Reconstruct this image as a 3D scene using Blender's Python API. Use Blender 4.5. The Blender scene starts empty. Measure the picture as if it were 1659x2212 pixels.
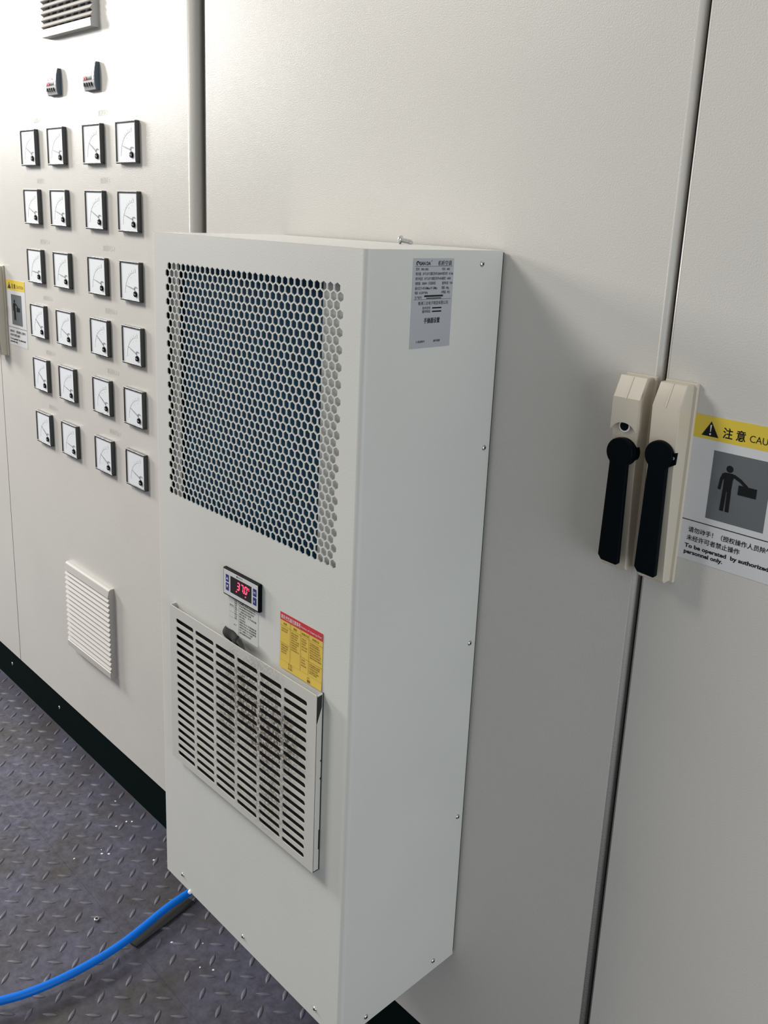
import bpy, bmesh, math, random
from mathutils import Matrix, Vector
from mathutils.geometry import delaunay_2d_cdt

random.seed(7)
SC = bpy.context.scene
COL = SC.collection

# ------------------------------------------------------------------ camera
cam = bpy.data.cameras.new('camera')
cam_o = bpy.data.objects.new('camera', cam)
COL.objects.link(cam_o)
ZT = 1.205                      # height of the air conditioner's top above the floor
R_right = Vector((0.69598, 0.71678, 0.04285))
R_down = Vector((0.20643, -0.14257, -0.96802))
R_fwd = Vector((-0.68774, 0.68257, -0.24719))
cam_o.matrix_world = Matrix((
    (R_right.x, -R_down.x, -R_fwd.x, 1.03376),
    (R_right.y, -R_down.y, -R_fwd.y, -0.79565),
    (R_right.z, -R_down.z, -R_fwd.z, 0.02899 + ZT),
    (0, 0, 0, 1)))
cam.sensor_fit = 'HORIZONTAL'
cam.sensor_width = 36.0
cam.lens = 1916.8 / 1659 * 36
cam.shift_x = (829.5 - 843.61) / 1659
cam.shift_y = (961.47 - 1106) / 1659
cam.clip_start = 0.05
SC.camera = cam_o

# ------------------------------------------------------------------ light
SC.view_settings.view_transform = 'Standard'
SC.view_settings.look = 'None'
SC.view_settings.gamma = 1
SC.view_settings.use_curve_mapping = False
SC.view_settings.exposure = 0.0

world = bpy.data.worlds.new('world')
SC.world = world
world.use_nodes = True
bg = world.node_tree.nodes['Background']
bg.inputs[0].default_value = (0.98, 0.99, 0.97, 1)
bg.inputs[1].default_value = 0.37


def area(name, loc, target, sx, sy, watts, color):
    l = bpy.data.lights.new(name, 'AREA')
    l.shape = 'RECTANGLE'
    l.size, l.size_y = sx, sy
    l.energy = watts
    l.color = color
    o = bpy.data.objects.new(name, l)
    COL.objects.link(o)
    o.location = loc
    o.rotation_euler = (Vector(target) - Vector(loc)).to_track_quat('-Z', 'Y').to_euler()
    return o


area('window_daylight', (-4.15, -1.12, 2.34), (-0.3, 0.0, 1.2), 0.8, 0.9, 145, (1.0, 0.975, 0.94))
area('ceiling_lamp', (-1.65, -1.6, 2.85), (-0.6, 0.0, 0.8), 0.8, 0.8, 60, (1.0, 0.95, 0.88))
area('right_fill', (3.3, -0.95, 0.9), (0.4, -0.2, 0.6), 1.2, 1.6, 28, (0.90, 0.965, 1.0))  # added cool fill from the right, to brighten the unit's side


# ------------------------------------------------------------------ materials
def new_mat(name, color, rough=0.4, metal=0.0, spec=0.5, coat=0.0, emit=None, emit_s=0.0):
    m = bpy.data.materials.new(name)
    m.use_nodes = True
    b = m.node_tree.nodes['Principled BSDF']
    b.inputs['Base Color'].default_value = (*color, 1)
    b.inputs['Roughness'].default_value = rough
    b.inputs['Metallic'].default_value = metal
    b.inputs['Specular IOR Level'].default_value = spec
    b.inputs['Coat Weight'].default_value = coat
    if emit:
        b.inputs['Emission Color'].default_value = (*emit, 1)
        b.inputs['Emission Strength'].default_value = emit_s
    return m


def nt(m):
    return m.node_tree.nodes, m.node_tree.links, m.node_tree.nodes['Principled BSDF']


def coords(m):
    n, l, b = nt(m)
    t = n.new('ShaderNodeTexCoord')
    return t.outputs['Object']


def noise(m, vec, scale, detail=2.0, rough=0.5):
    n, l, b = nt(m)
    x = n.new('ShaderNodeTexNoise')
    x.inputs['Scale'].default_value = scale
    x.inputs['Detail'].default_value = detail
    x.inputs['Roughness'].default_value = rough
    l.new(vec, x.inputs['Vector'])
    return x.outputs['Fac']


def ramp(m, fac, stops):
    n, l, b = nt(m)
    r = n.new('ShaderNodeValToRGB')
    el = r.color_ramp.elements
    while len(el) < len(stops):
        el.new(0.5)
    for e, (p, c) in zip(el, stops):
        e.position = p
        e.color = (*c, 1)
    l.new(fac, r.inputs['Fac'])
    return r.outputs['Color']


def mix(m, a, c, fac, mode='MIX'):
    n, l, b = nt(m)
    x = n.new('ShaderNodeMix')
    x.data_type = 'RGBA'
    x.blend_type = mode
    if isinstance(fac, float):
        x.inputs[0].default_value = fac
    else:
        l.new(fac, x.inputs[0])
    for s, v in ((6, a), (7, c)):
        if isinstance(v, tuple):
            x.inputs[s].default_value = (*v, 1)
        else:
            l.new(v, x.inputs[s])
    return x.outputs[2]


def bump(m, h, strength, dist):
    n, l, b = nt(m)
    x = n.new('ShaderNodeBump')
    x.inputs['Strength'].default_value = strength
    x.inputs['Distance'].default_value = dist
    l.new(h, x.inputs['Height'])
    l.new(x.outputs['Normal'], b.inputs['Normal'])


def powder_coat(name, color, rough=0.36, bs=0.22, dirt=0.04):
    m = new_mat(name, color, rough, spec=0.32)
    n, l, b = nt(m)
    v = coords(m)
    f = noise(m, v, 5.0, 3.0)
    c2 = tuple(x * (1 - dirt) for x in color)
    l.new(ramp(m, f, [(0.35, c2), (0.65, color)]), b.inputs['Base Color'])
    bump(m, noise(m, v, 620.0, 2.5, 0.6), bs, 0.0006)
    return m


M = {}
M['enamel'] = powder_coat('cabinet_powder_coat', (0.615, 0.60, 0.57), 0.33, 0.5)
M['ac_enamel'] = powder_coat('unit_powder_coat', (0.665, 0.67, 0.645), 0.42)
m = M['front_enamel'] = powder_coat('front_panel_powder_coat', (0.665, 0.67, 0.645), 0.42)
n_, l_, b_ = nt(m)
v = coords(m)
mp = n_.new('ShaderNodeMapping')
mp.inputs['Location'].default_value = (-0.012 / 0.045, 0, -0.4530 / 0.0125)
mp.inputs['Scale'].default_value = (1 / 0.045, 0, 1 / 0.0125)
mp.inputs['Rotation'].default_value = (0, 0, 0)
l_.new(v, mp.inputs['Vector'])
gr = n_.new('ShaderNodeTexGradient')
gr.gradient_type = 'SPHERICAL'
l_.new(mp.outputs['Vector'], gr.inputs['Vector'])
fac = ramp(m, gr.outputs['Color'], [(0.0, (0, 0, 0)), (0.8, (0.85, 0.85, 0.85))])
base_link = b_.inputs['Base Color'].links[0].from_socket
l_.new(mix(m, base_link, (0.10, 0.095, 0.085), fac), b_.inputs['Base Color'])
M['vent_plastic'] = new_mat('vent_plastic', (0.50, 0.485, 0.465), 0.5, spec=0.3)
M['vent_dark'] = new_mat('vent_filter', (0.16, 0.165, 0.18), 0.9)
M['plinth'] = new_mat('plinth_paint', (0.0022, 0.0065, 0.0065), 0.75, spec=0.04)
M['beige'] = new_mat('beige_plastic', (0.60, 0.55, 0.46), 0.38)
M['beige_in'] = new_mat('beige_plastic_inner', (0.45, 0.43, 0.38), 0.5)
M['black'] = new_mat('black_plastic', (0.0015, 0.0035, 0.005), 0.5, spec=0.07)
M['rubber'] = new_mat('black_rubber', (0.012, 0.012, 0.012), 0.8)
M['chrome'] = new_mat('zinc_plated_steel', (0.72, 0.72, 0.72), 0.25, metal=1.0)
M['bezel'] = new_mat('meter_bezel', (0.036, 0.039, 0.039), 0.25, spec=0.7)
M['dial'] = new_mat('meter_dial', (0.72, 0.75, 0.79), 0.6)
M['ink'] = new_mat('black_ink', (0.008, 0.009, 0.010), 0.6, spec=0.2)
M['ink_grey'] = new_mat('faint_grey_ink', (0.52, 0.515, 0.50), 0.6)
M['scale_ink'] = new_mat('pale_scale_ink', (0.66, 0.68, 0.71), 0.6)
M['needle'] = new_mat('meter_needle', (0.30, 0.31, 0.33), 0.5)
M['white_paper'] = new_mat('white_sticker', (0.66, 0.67, 0.69), 0.35)
M['silver_paper'] = new_mat('silver_label', (0.44, 0.46, 0.50), 0.35, metal=0.15)
M['print_paper'] = new_mat('instruction_paper', (0.62, 0.63, 0.61), 0.3)
M['yellow'] = new_mat('yellow_print', (0.72, 0.55, 0.06), 0.35)
M['yellow_paper'] = new_mat('yellow_paper', (0.74, 0.53, 0.10), 0.32)
M['brown_ink'] = new_mat('brown_ink', (0.22, 0.13, 0.02), 0.6)
M['red_print'] = new_mat('red_print', (0.58, 0.045, 0.06), 0.35)
M['white_ink'] = new_mat('white_ink', (0.80, 0.78, 0.76), 0.5)
M['grey_print'] = new_mat('grey_print', (0.13, 0.145, 0.155), 0.35)
M['panel_white'] = new_mat('display_overlay', (0.62, 0.63, 0.65), 0.35)
M['lcd'] = new_mat('display_window', (0.018, 0.016, 0.016), 0.2)
M['blue_key'] = new_mat('blue_key', (0.02, 0.03, 0.20), 0.4)
M['led'] = new_mat('red_led', (0.8, 0.02, 0.08), 0.5, emit=(1.0, 0.05, 0.11), emit_s=2.6)
M['led_dim'] = new_mat('red_led_dim', (0.5, 0.02, 0.05), 0.5, emit=(1.0, 0.05, 0.10), emit_s=1.2)
M['slate'] = new_mat('slate_plastic', (0.075, 0.10, 0.13), 0.4)
M['ctrl_face'] = new_mat('controller_face', (0.45, 0.45, 0.46), 0.35)
M['hose'] = new_mat('blue_hose', (0.001, 0.16, 0.70), 0.4, spec=0.25)
M['tape'] = new_mat('grey_tape', (0.030, 0.031, 0.031), 0.8, spec=0.2)
M['chip'] = new_mat('white_paint_chip', (0.8, 0.8, 0.78), 0.7)
M['wall'] = new_mat('plaster', (0.6, 0.6, 0.58), 0.8)
M['fin_grey'] = new_mat('galvanised_bracket', (0.50, 0.51, 0.50), 0.55)
M['cavity'] = new_mat('dark_cavity', (0.02, 0.02, 0.022), 0.9)

# condenser fins, fine vertical lines
m = M['fins'] = new_mat('condenser_fins', (0.02, 0.09, 0.17), 0.6, spec=0.2)
n_, l_, b_ = nt(m)
w = n_.new('ShaderNodeTexWave')
w.wave_type = 'BANDS'
w.bands_direction = 'X'
w.inputs['Scale'].default_value = 160
w.inputs['Distortion'].default_value = 0.6
l_.new(coords(m), w.inputs['Vector'])
nz = noise(m, coords(m), 40, 2)
c_ = ramp(m, w.outputs['Fac'], [(0.1, (0.006, 0.035, 0.075)), (0.9, (0.010, 0.085, 0.17))])
l_.new(mix(m, c_, (0.006, 0.03, 0.055), nz), b_.inputs['Base Color'])

# grille cover, with rubbed-in dust around the slots
m = M['cover'] = new_mat('grille_cover_paint', (0.58, 0.575, 0.54), 0.42)
n_, l_, b_ = nt(m)
v = coords(m)
f1 = noise(m, v, 320, 4, 0.75)
f2 = noise(m, v, 9, 3)
g1 = ramp(m, f1, [(0.40, (0, 0, 0)), (0.56, (1, 1, 1))])
g2 = ramp(m, f2, [(0.38, (0, 0, 0)), (0.60, (1, 1, 1))])
# a patch of dust over the middle right of the grille
sp = n_.new('ShaderNodeMapping')
# object origin is the unit's base centre
sp.inputs['Location'].default_value = (-0.040 / 0.11, 0, -0.345 / 0.13)
sp.inputs['Scale'].default_value = (1 / 0.11, 0, 1 / 0.13)
l_.new(v, sp.inputs['Vector'])
gr = n_.new('ShaderNodeTexGradient')
gr.gradient_type = 'SPHERICAL'
l_.new(sp.outputs['Vector'], gr.inputs['Vector'])
gp = ramp(m, gr.outputs['Color'], [(0.0, (0, 0, 0)), (0.4, (1, 1, 1))])
dust = mix(m, mix(m, g1, g2, 1.0, 'MULTIPLY'), gp, 1.0, 'MULTIPLY')
l_.new(mix(m, (0.58, 0.575, 0.54), (0.11, 0.09, 0.07), dust), b_.inputs['Base Color'])

m = M['filter'] = new_mat('dusty_black_filter', (0.012, 0.011, 0.008), 0.95)
n_, l_, b_ = nt(m)
f1 = noise(m, coords(m), 700, 4, 0.8)
l_.new(ramp(m, f1, [(0.5, (0.007, 0.007, 0.005)), (0.75, (0.04, 0.036, 0.03))]), b_.inputs['Base Color'])

# treadplate steel
m = M['floor'] = new_mat('treadplate_steel', (0.10, 0.10, 0.12), 0.5, metal=0.35)
n_, l_, b_ = nt(m)
v = coords(m)
a_ = noise(m, v, 6, 4, 0.6)
b2 = noise(m, v, 60, 5, 0.7)
c1 = ramp(m, a_, [(0.35, (0.066, 0.060, 0.064)), (0.6, (0.092, 0.094, 0.140))])
c2 = ramp(m, b2, [(0.35, (0.45, 0.45, 0.45)), (0.62, (1.0, 1.0, 1.0))])
l_.new(mix(m, c1, c2, 0.8, 'MULTIPLY'), b_.inputs['Base Color'])
l_.new(ramp(m, b2, [(0.3, (0.62,) * 3), (0.7, (0.42,) * 3)]), b_.inputs['Roughness'])
bump(m, noise(m, v, 260, 5, 0.7), 0.35, 0.0006)
# highlights painted into the colour of the raised marks, paler with height
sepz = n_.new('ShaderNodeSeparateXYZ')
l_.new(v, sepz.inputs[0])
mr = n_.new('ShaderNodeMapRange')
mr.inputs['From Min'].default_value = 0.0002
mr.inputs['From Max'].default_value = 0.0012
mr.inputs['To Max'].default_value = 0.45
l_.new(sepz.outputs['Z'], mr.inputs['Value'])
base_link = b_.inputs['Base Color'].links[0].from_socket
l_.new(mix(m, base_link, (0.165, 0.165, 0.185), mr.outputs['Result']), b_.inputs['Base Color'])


# ------------------------------------------------------------------ object helpers
def tag(o, label=None, cat=None, group=None, kind=None):
    for k, x in (('label', label), ('category', cat), ('group', group), ('kind', kind)):
        if x:
            o[k] = x
    return o


def thing(name, label, cat, loc, group=None):
    o = bpy.data.objects.new(name, None)
    o.empty_display_size = 0.03
    COL.objects.link(o)
    o.location = loc
    return tag(o, label, cat, group)


def world_of(o):
    v = Vector((0, 0, 0))
    while o:
        v += Vector(o.location)
        o = o.parent
    return v


def obj(name, bm, mat, parent=None, label=None, bevel=0.0, smooth=False, seg=2, wn=True):
    """bm is in world metres with z measured from the unit's top; links ONE mesh object"""
    bmesh.ops.recalc_face_normals(bm, faces=bm.faces)
    me = bpy.data.meshes.new(name)
    bm.to_mesh(me)
    bm.free()
    me.transform(Matrix.Translation((0, 0, ZT)))
    o = bpy.data.objects.new(name, me)
    COL.objects.link(o)
    if parent:
        me.transform(Matrix.Translation(-world_of(parent)))
        o.parent = parent
    for x in (mat if isinstance(mat, (list, tuple)) else [mat]):
        me.materials.append(x)
    if bevel:
        b = o.modifiers.new('bevel', 'BEVEL')
        b.width = bevel
        b.segments = seg
        b.limit_method = 'ANGLE'
        b.angle_limit = math.radians(40)
        b.harden_normals = False
    if smooth:
        for p in me.polygons:
            p.use_smooth = True
    elif bevel:
        for p in me.polygons:
            p.use_smooth = True
        if wn:
            w = o.modifiers.new('wn', 'WEIGHTED_NORMAL')
            w.keep_sharp = False
    if label:
        o['label'] = label
    return o


def BM():
    return bmesh.new()


def box(bm, x0, x1, y0, y1, z0, z1):
    vs = [bm.verts.new(p) for p in ((x0, y0, z0), (x1, y0, z0), (x1, y1, z0), (x0, y1, z0),
                                    (x0, y0, z1), (x1, y0, z1), (x1, y1, z1), (x0, y1, z1))]
    for f in ((0, 3, 2, 1), (4, 5, 6, 7), (0, 1, 5, 4), (1, 2, 6, 5), (2, 3, 7, 6), (3, 0, 4, 7)):
        bm.faces.new([vs[i] for i in f])
    return bm


def prism(bm, pts, axis, a, b):
    """polygon pts extruded along axis; the two coordinates are the other axes in x,y,z order"""
    def P(p, t):
        q = list(p)
        q.insert('xyz'.index(axis), t)
        return q
    A = [bm.verts.new(P(p, a)) for p in pts]
    B = [bm.verts.new(P(p, b)) for p in pts]
    n = len(pts)
    bm.faces.new(A)
    bm.faces.new(B[::-1])
    for i in range(n):
        bm.faces.new((A[i], B[i], B[(i + 1) % n], A[(i + 1) % n]))
    return bm


def arc(cx, cy, r, a0, a1, n):
    return [(cx + r * math.cos(math.radians(a0 + (a1 - a0) * i / n)),
             cy + r * math.sin(math.radians(a0 + (a1 - a0) * i / n))) for i in range(n + 1)]


def disc(bm, cx, cz, r, y0, y1, n=28):
    return prism(bm, arc(cx, cz, r, 0, 360 - 360 / n, n - 1), 'y', y0, y1)


def plate(bm, x0, x1, z0, z1, y, t=0.0003):
    return box(bm, x0, x1, y - t, y, z0, z1)


def bar(bm, p, q, w, y0, y1):
    """flat bar from p to q in the x,z plane"""
    d = Vector((q[0] - p[0], q[1] - p[1])).normalized()
    nrm = Vector((-d.y, d.x)) * w / 2
    pts = [(p[0] + nrm.x, p[1] + nrm.y), (p[0] - nrm.x, p[1] - nrm.y), (q[0] - nrm.x, q[1] - nrm.y), (q[0] + nrm.x, q[1] + nrm.y)]
    return prism(bm, pts, 'y', y0, y1)


_tcache = {}


def glyphs(body, bold):
    k = (body, bold)
    if k not in _tcache:
        c = bpy.data.curves.new('t', 'FONT')
        c.body = body
        c.resolution_u = 3
        c.offset = 0.012 * bold
        o = bpy.data.objects.new('t', c)
        COL.objects.link(o)
        dg = bpy.context.evaluated_depsgraph_get()
        me = bpy.data.meshes.new_from_object(o.evaluated_get(dg))
        vs = [(v.co.x, v.co.y) for v in me.vertices]
        fs = [tuple(p.vertices) for p in me.polygons]
        bpy.data.objects.remove(o)
        bpy.data.curves.remove(c)
        bpy.data.meshes.remove(me)
        _tcache[k] = (vs, fs)
    return _tcache[k]


def text(bm, body, x, z, h, y, width=None, bold=0, side=None, align='L', slant=0.0):
    """letters of cap height about h with their baseline at x,z; side=X puts them on the plane x=side"""
    vs, fs = glyphs(body, bold)
    if not vs:
        return bm
    x0 = min(v[0] for v in vs)
    x1 = max(v[0] for v in vs)
    s = h / 0.75
    sx = s if width is None else width / (x1 - x0)
    w = sx * (x1 - x0)
    off = {'L': 0, 'C': -w / 2, 'R': -w}[align]
    new = []
    for a, b in vs:
        u = x + off + (a - x0) * sx + slant * b * s
        t = z + b * s
        new.append(bm.verts.new((side, u, t) if side is not None else (u, y, t)))
    for f in fs:
        try:
            bm.faces.new([new[i] for i in f])
        except ValueError:
            pass
    return bm


def copy_tree(o, parent=None):
    c = o.copy()
    COL.objects.link(c)
    if parent:
        c.parent = parent
    for ch in o.children:
        copy_tree(ch, c)
    return c


# ================================================================== SETTING
FZ = -ZT                                       # floor level measured from the unit's top
JY = -0.1915                                   # joint between the two floor plates


def lens(bm, cx, cy, ang, L=0.0270, Wd=0.0084, H=0.0019):
    ca, sa = math.cos(ang), math.sin(ang)
    NL, NW = 8, 4
    grid = []
    for i in range(NL + 1):
        u = -1 + 2 * i / NL
        half = Wd / 2 * (1 - u * u)
        row = []
        for j in range(NW + 1):
            vv = -1 + 2 * j / NW
            h = H * (1 - u * u) ** 0.7 * (1 - abs(vv) ** 2.2) if abs(u) < 1 else 0
            a, b = u * L / 2, vv * half
            row.append(bm.verts.new((cx + a * ca - b * sa, cy + a * sa + b * ca, FZ + h - 0.00005)))
            if i in (0, NL):
                break
        grid.append(row)
    for i in range(NL):
        r0, r1 = grid[i], grid[i + 1]
        for j in range(NW):
            a, b = (r0[0], r0[0]) if len(r0) == 1 else (r0[j], r0[j + 1])
            c, d = (r1[0], r1[0]) if len(r1) == 1 else (r1[j], r1[j + 1])
            f = []
            for q in (a, c, d, b):
                if q not in f:
                    f.append(q)
            if len(f) > 2:
                bm.faces.new(f)


fl = BM()
box(fl, -6, 4, -4.5, JY - 0.0007, FZ - 0.02, FZ)
box(fl, -6, 4, JY + 0.0007, 0.7, FZ - 0.02, FZ)
box(fl, -6, 4, JY - 0.002, JY + 0.002, FZ - 0.02, FZ - 0.0006)
PX, PY = 0.0457, 0.0492
for i in range(-50, 45):
    for j in range(-26, 1):
        x, y = -0.0895 + PX * i, -0.3305 + PY * (j + 2)
        if -2.4 < x < 1.9 and -1.6 < y < JY - 0.014:
            lens(fl, x, y, math.radians(128))
        x2, y2 = x + 0.0225, y + 0.0246
        if -2.4 < x2 < 1.9 and -1.6 < y2 < JY - 0.012:
            lens(fl, x2, y2, math.radians(43), 0.029)
for i in range(-50, 45):
    for j in range(4):
        x, y = 0.0116 + PX * i, -0.1565 + 0.0492 * j
        if -2.4 < x < 1.9 and y < 0.0:
            lens(fl, x, y, math.radians(128))
        if -2.4 < x < 1.9 and y + 0.0246 < 0.0:
            lens(fl, x + 0.0225, y + 0.0246, math.radians(43), 0.029)
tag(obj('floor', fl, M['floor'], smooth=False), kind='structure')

wb = BM()
box(wb, -6, 4, 0.66, 0.76, FZ, FZ + 3.2)
tag(obj('wall_back', wb, M['wall']), kind='structure')


# ================================================================== CABINETS
def door(name, x0, x1, parent, rl, rr):
    """steel door leaf, y 0..0.022, rounded along its upright edges"""
    bm = BM()
    pts = [(x0, 0.0225), (x0, rl)] + arc(x0 + rl, rl, rl, 180, 270, 6)[1:] + arc(x1 - rr, rr, rr, 270, 360, 6) + [(x1, 0.0225)]
    prism(bm, pts, 'z', -1.1075, 0.975)
    o = obj(name, bm, M['enamel'], parent)
    for p in o.data.polygons:
        p.use_smooth = len(p.vertices) == 4
    e = o.modifiers.new('wn', 'WEIGHTED_NORMAL')
    return o


def handle(cx, parent, lever_dx=0.0, exposed=False):
    """beige swing handle housing with a black lever"""
    hw = 0.0145
    bm = BM()
    # side profile (y, z); an unlatched handle shows the stepped recess below its cap
    top = -0.1115
    dep = 0.0030 if exposed else 0.0
    prism(bm, [(0, top), (-0.0165, top), (-0.0275 + dep, top - 0.022 + dep * 1.5), (-0.0262 + dep, top - 0.05),
               (-0.0175, -0.309), (-0.0150, -0.3125), (0, -0.3125)], 'x', cx - hw, cx + hw)
    h = obj('handle', bm, M['beige'], parent, 'beige handle housing with black lever', bevel=0.0012)
    if exposed:
        bm = BM()
        ex = arc(cx, -0.1735, 0.0168, 30.3, 149.7, 14)
        for p, q in zip(ex, ex[1:]):
            prism(bm, [p, q, (q[0], top - 0.0205), (p[0], top - 0.0205)], 'y', -0.0242, -0.0275)
        bmesh.ops.remove_doubles(bm, verts=bm.verts, dist=1e-6)
        prism(bm, [(-0.0160, top), (-0.0165, top), (-0.0275, top - 0.022), (-0.0240, top - 0.022)], 'x', cx - hw, cx + hw)
        obj('cap', bm, M['beige'], h)
    bm = BM()
    box(bm, cx - hw - 0.0015, cx + hw + 0.0035, -0.0045, 0, -0.3135, top + 0.001)
    obj('base_plate', bm, M['beige'], h, bevel=0.0008)
    bm = BM()
    box(bm, cx + 0.0005, cx + 0.0012, -0.0169, -0.016, top - 0.004, top - 0.0005)
    prism(bm, [(-0.0166, top - 0.0004), (-0.0172, top - 0.0004), (-0.0281, top - 0.0217), (-0.0272, top - 0.0217)], 'x', cx - 0.0006, cx + 0.0002)
    obj('mould_line', bm, M['beige'], h)
    # lever: round head and long blade
    zt = -0.1805 if not exposed else -0.1865
    zb = -0.3035
    r = 0.0147
    lx = cx + lever_dx
    bm = BM()
    w2 = 0.0118
    prism(bm, arc(lx, zt, r, -48, 228, 24) + [(lx - w2, zb + 0.006), (lx - w2 + 0.004, zb + 0.001), (lx + w2 - 0.002, zb), (lx + w2, zb + 0.002)],
          'y', -0.0255, -0.0315)
    if exposed:
        disc(bm, lx + 0.001, zt + 0.0, r * 0.97, -0.016, -0.0262)
    obj('lever', bm, M['black'], h, 'black lever', bevel=0.0012)
    if exposed:
        bm = BM()
        disc(bm, cx, -0.1605, 0.0062, -0.0235, -0.0252, 32)
        obj('lock_cylinder', bm, M['white_ink'], h, 'pale ring of the lock cylinder', bevel=0.0003)
        bm = BM()
        disc(bm, cx, -0.1605, 0.0047, -0.0250, -0.0254, 24)
        obj('keyway', bm, M['black'], h)
    else:
        bm = BM()
        prism(bm, [(lx + 0.0100, -0.1770), (lx + 0.0178, -0.1745), (lx + 0.0172, -0.1865), (lx + 0.0115, -0.1900)], 'y', -0.0262, -0.0285)
        obj('hasp_tab', bm, M['black'], h, bevel=0.0004)
        bm = BM()
        disc(bm, lx + 0.0143, -0.1805, 0.0016, -0.0284, -0.0288, 16)
        obj('padlock_hole', bm, M['vent_plastic'], h)
    return h


def bolt(name, x, y, z, r, parent, axis='y', mat='chrome'):
    """low domed screw head facing -y, +x or -x, with a cross slot"""
    bm = BM()
    rings = [(r, 0.0), (r, 0.0006), (r * 0.75, 0.0014), (r * 0.35, 0.0019)]
    prev = None
    n = 16
    for rr, hh in rings:
        cur = []
        for i in range(n):
            a = 2 * math.pi * i / n
            u, v = rr * math.cos(a), rr * math.sin(a)
            cur.append(bm.verts.new((x + u, y - hh, z + v) if axis == 'y' else (x + hh, y + u, z + v)))
        if prev:
            for i in range(n):
                bm.faces.new((prev[i], prev[(i + 1) % n], cur[(i + 1) % n], cur[i]))
        prev = cur
    bm.faces.new(prev)
    s = obj(name, bm, M[mat], parent, smooth=True)
    bm = BM()
    for a in (45, 135):
        d = Vector((math.cos(math.radians(a)), math.sin(math.radians(a)))) * r * 0.5
        nn = Vector((-d.y, d.x)).normalized() * r * 0.12
        q = [(d + nn), (d - nn), (-d - nn), (-d + nn)]
        if axis == 'y':
            prism(bm, [(x + p.x, z + p.y) for p in q], 'y', y - 0.0016, y - 0.0021)
        else:
            prism(bm, [(y + p.x, z + p.y) for p in q], 'x', x + 0.0016, x + 0.0021)
    obj('cross_slot', bm, M['ink'], s)
    return s


cabA = thing('electrical_cabinet', 'light grey double-door cabinet holding the grid of square meters', 'cabinet', (-1.07, 0.3, 0),
             'grey electrical cabinets in a row')
bm = BM(); box(bm, -1.93, -0.2225, 0.0235, 0.62, -1.109, 0.985); obj('body', bm, M['enamel'], cabA)
door('door', -1.92, -1.0789, cabA, 0.003, 0.0010)
door('door', -1.0782, -0.2390, cabA, 0.0010, 0.0130)
bm = BM(); box(bm, -1.93, -1.0052, 0.006, 0.62, FZ, -1.109); box(bm, -1.0048, -0.2225, 0.006, 0.62, FZ, -1.109)
pl = obj('plinth', bm, M['plinth'], cabA, 'black base plinth')
for x in (-1.4360, -1.1539, -0.8718):
    bolt('bolt', x, 0.006, -1.152, 0.0042, pl)

cabB = thing('electrical_cabinet', 'light grey double-door cabinet carrying the air conditioner, with two black levers', 'cabinet', (0.6, 0.3, 0),
             'grey electrical cabinets in a row')
bm = BM(); box(bm, -0.2215, 1.43, 0.0235, 0.62, -1.109, 0.985); obj('body', bm, M['enamel'], cabB)
door('door', -0.2020, 0.6045, cabB, 0.0022, 0.0065)
door('door', 0.6095, 1.4200, cabB, 0.0035, 0.006)
bm = BM(); box(bm, -0.2215, 1.43, 0.006, 0.62, FZ, -1.109)
pl = obj('plinth', bm, M['plinth'], cabB, 'black base plinth')
bm = BM(); box(bm, 0.600, 0.6135, 0.010, 0.0236, -1.107, 0.974)
obj('door_gasket', bm, M['rubber'], cabB)
bm = BM(); box(bm, -1.0791, -1.0781, 0.0030, 0.0236, -1.107, 0.974)
obj('door_gasket', bm, M['beige_in'], cabA)
bm = BM(); box(bm, -0.2225, -0.1990, 0.0195, 0.0236, -1.107, 0.974)
obj('door_gasket', bm, M['rubber'], cabB)

handle(0.6285, cabB)
handle(0.5855, cabB, 0.0008, True)
handle(-1.0410, cabA)
handle(-1.1140, cabA, 0.0, True)

# silk-screened names above each group of four meters, printed on the door
RZ = [0.1714, 0.0556, -0.0645, -0.1798, -0.2950, -0.4139]     # top edges of the six meter rows
LN = ['加热区1', '加热区3', '加热区5-1', '加热区6-1', '加热区7-1', '加热区8-1']
RN = ['加热区2', '加热区4', '加热区5-2', '加热区6-2', '加热区7-2', '加热区8-2']
for i, z in enumerate(RZ):
    obj('zone_name', text(BM(), LN[i], -0.8250, z + 0.0125, 0.0088, -0.0002, width=0.034 if i < 2 else 0.044), M['ink_grey'], cabA, 'faint grey printed zone name')
    obj('zone_name', text(BM(), RN[i], -0.5500, z + 0.0135, 0.0092, -0.0002, width=0.036 if i < 2 else 0.046), M['ink_grey'], cabA, 'faint grey printed zone name')


# ================================================================== PANEL METERS
MW, MH, MD = 0.0700, 0.0700, 0.0085
CX = [-0.8772, -0.7506, -0.5992, -0.4730]      # left edges of the four columns
ANG = [[27, 12, 30, 14], [21, 14, 21, 14], [4, 10, 12, 9], [34, 20, 31, 19], [34, 14, 30, 21], [32, 10, 26, 18]]


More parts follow.
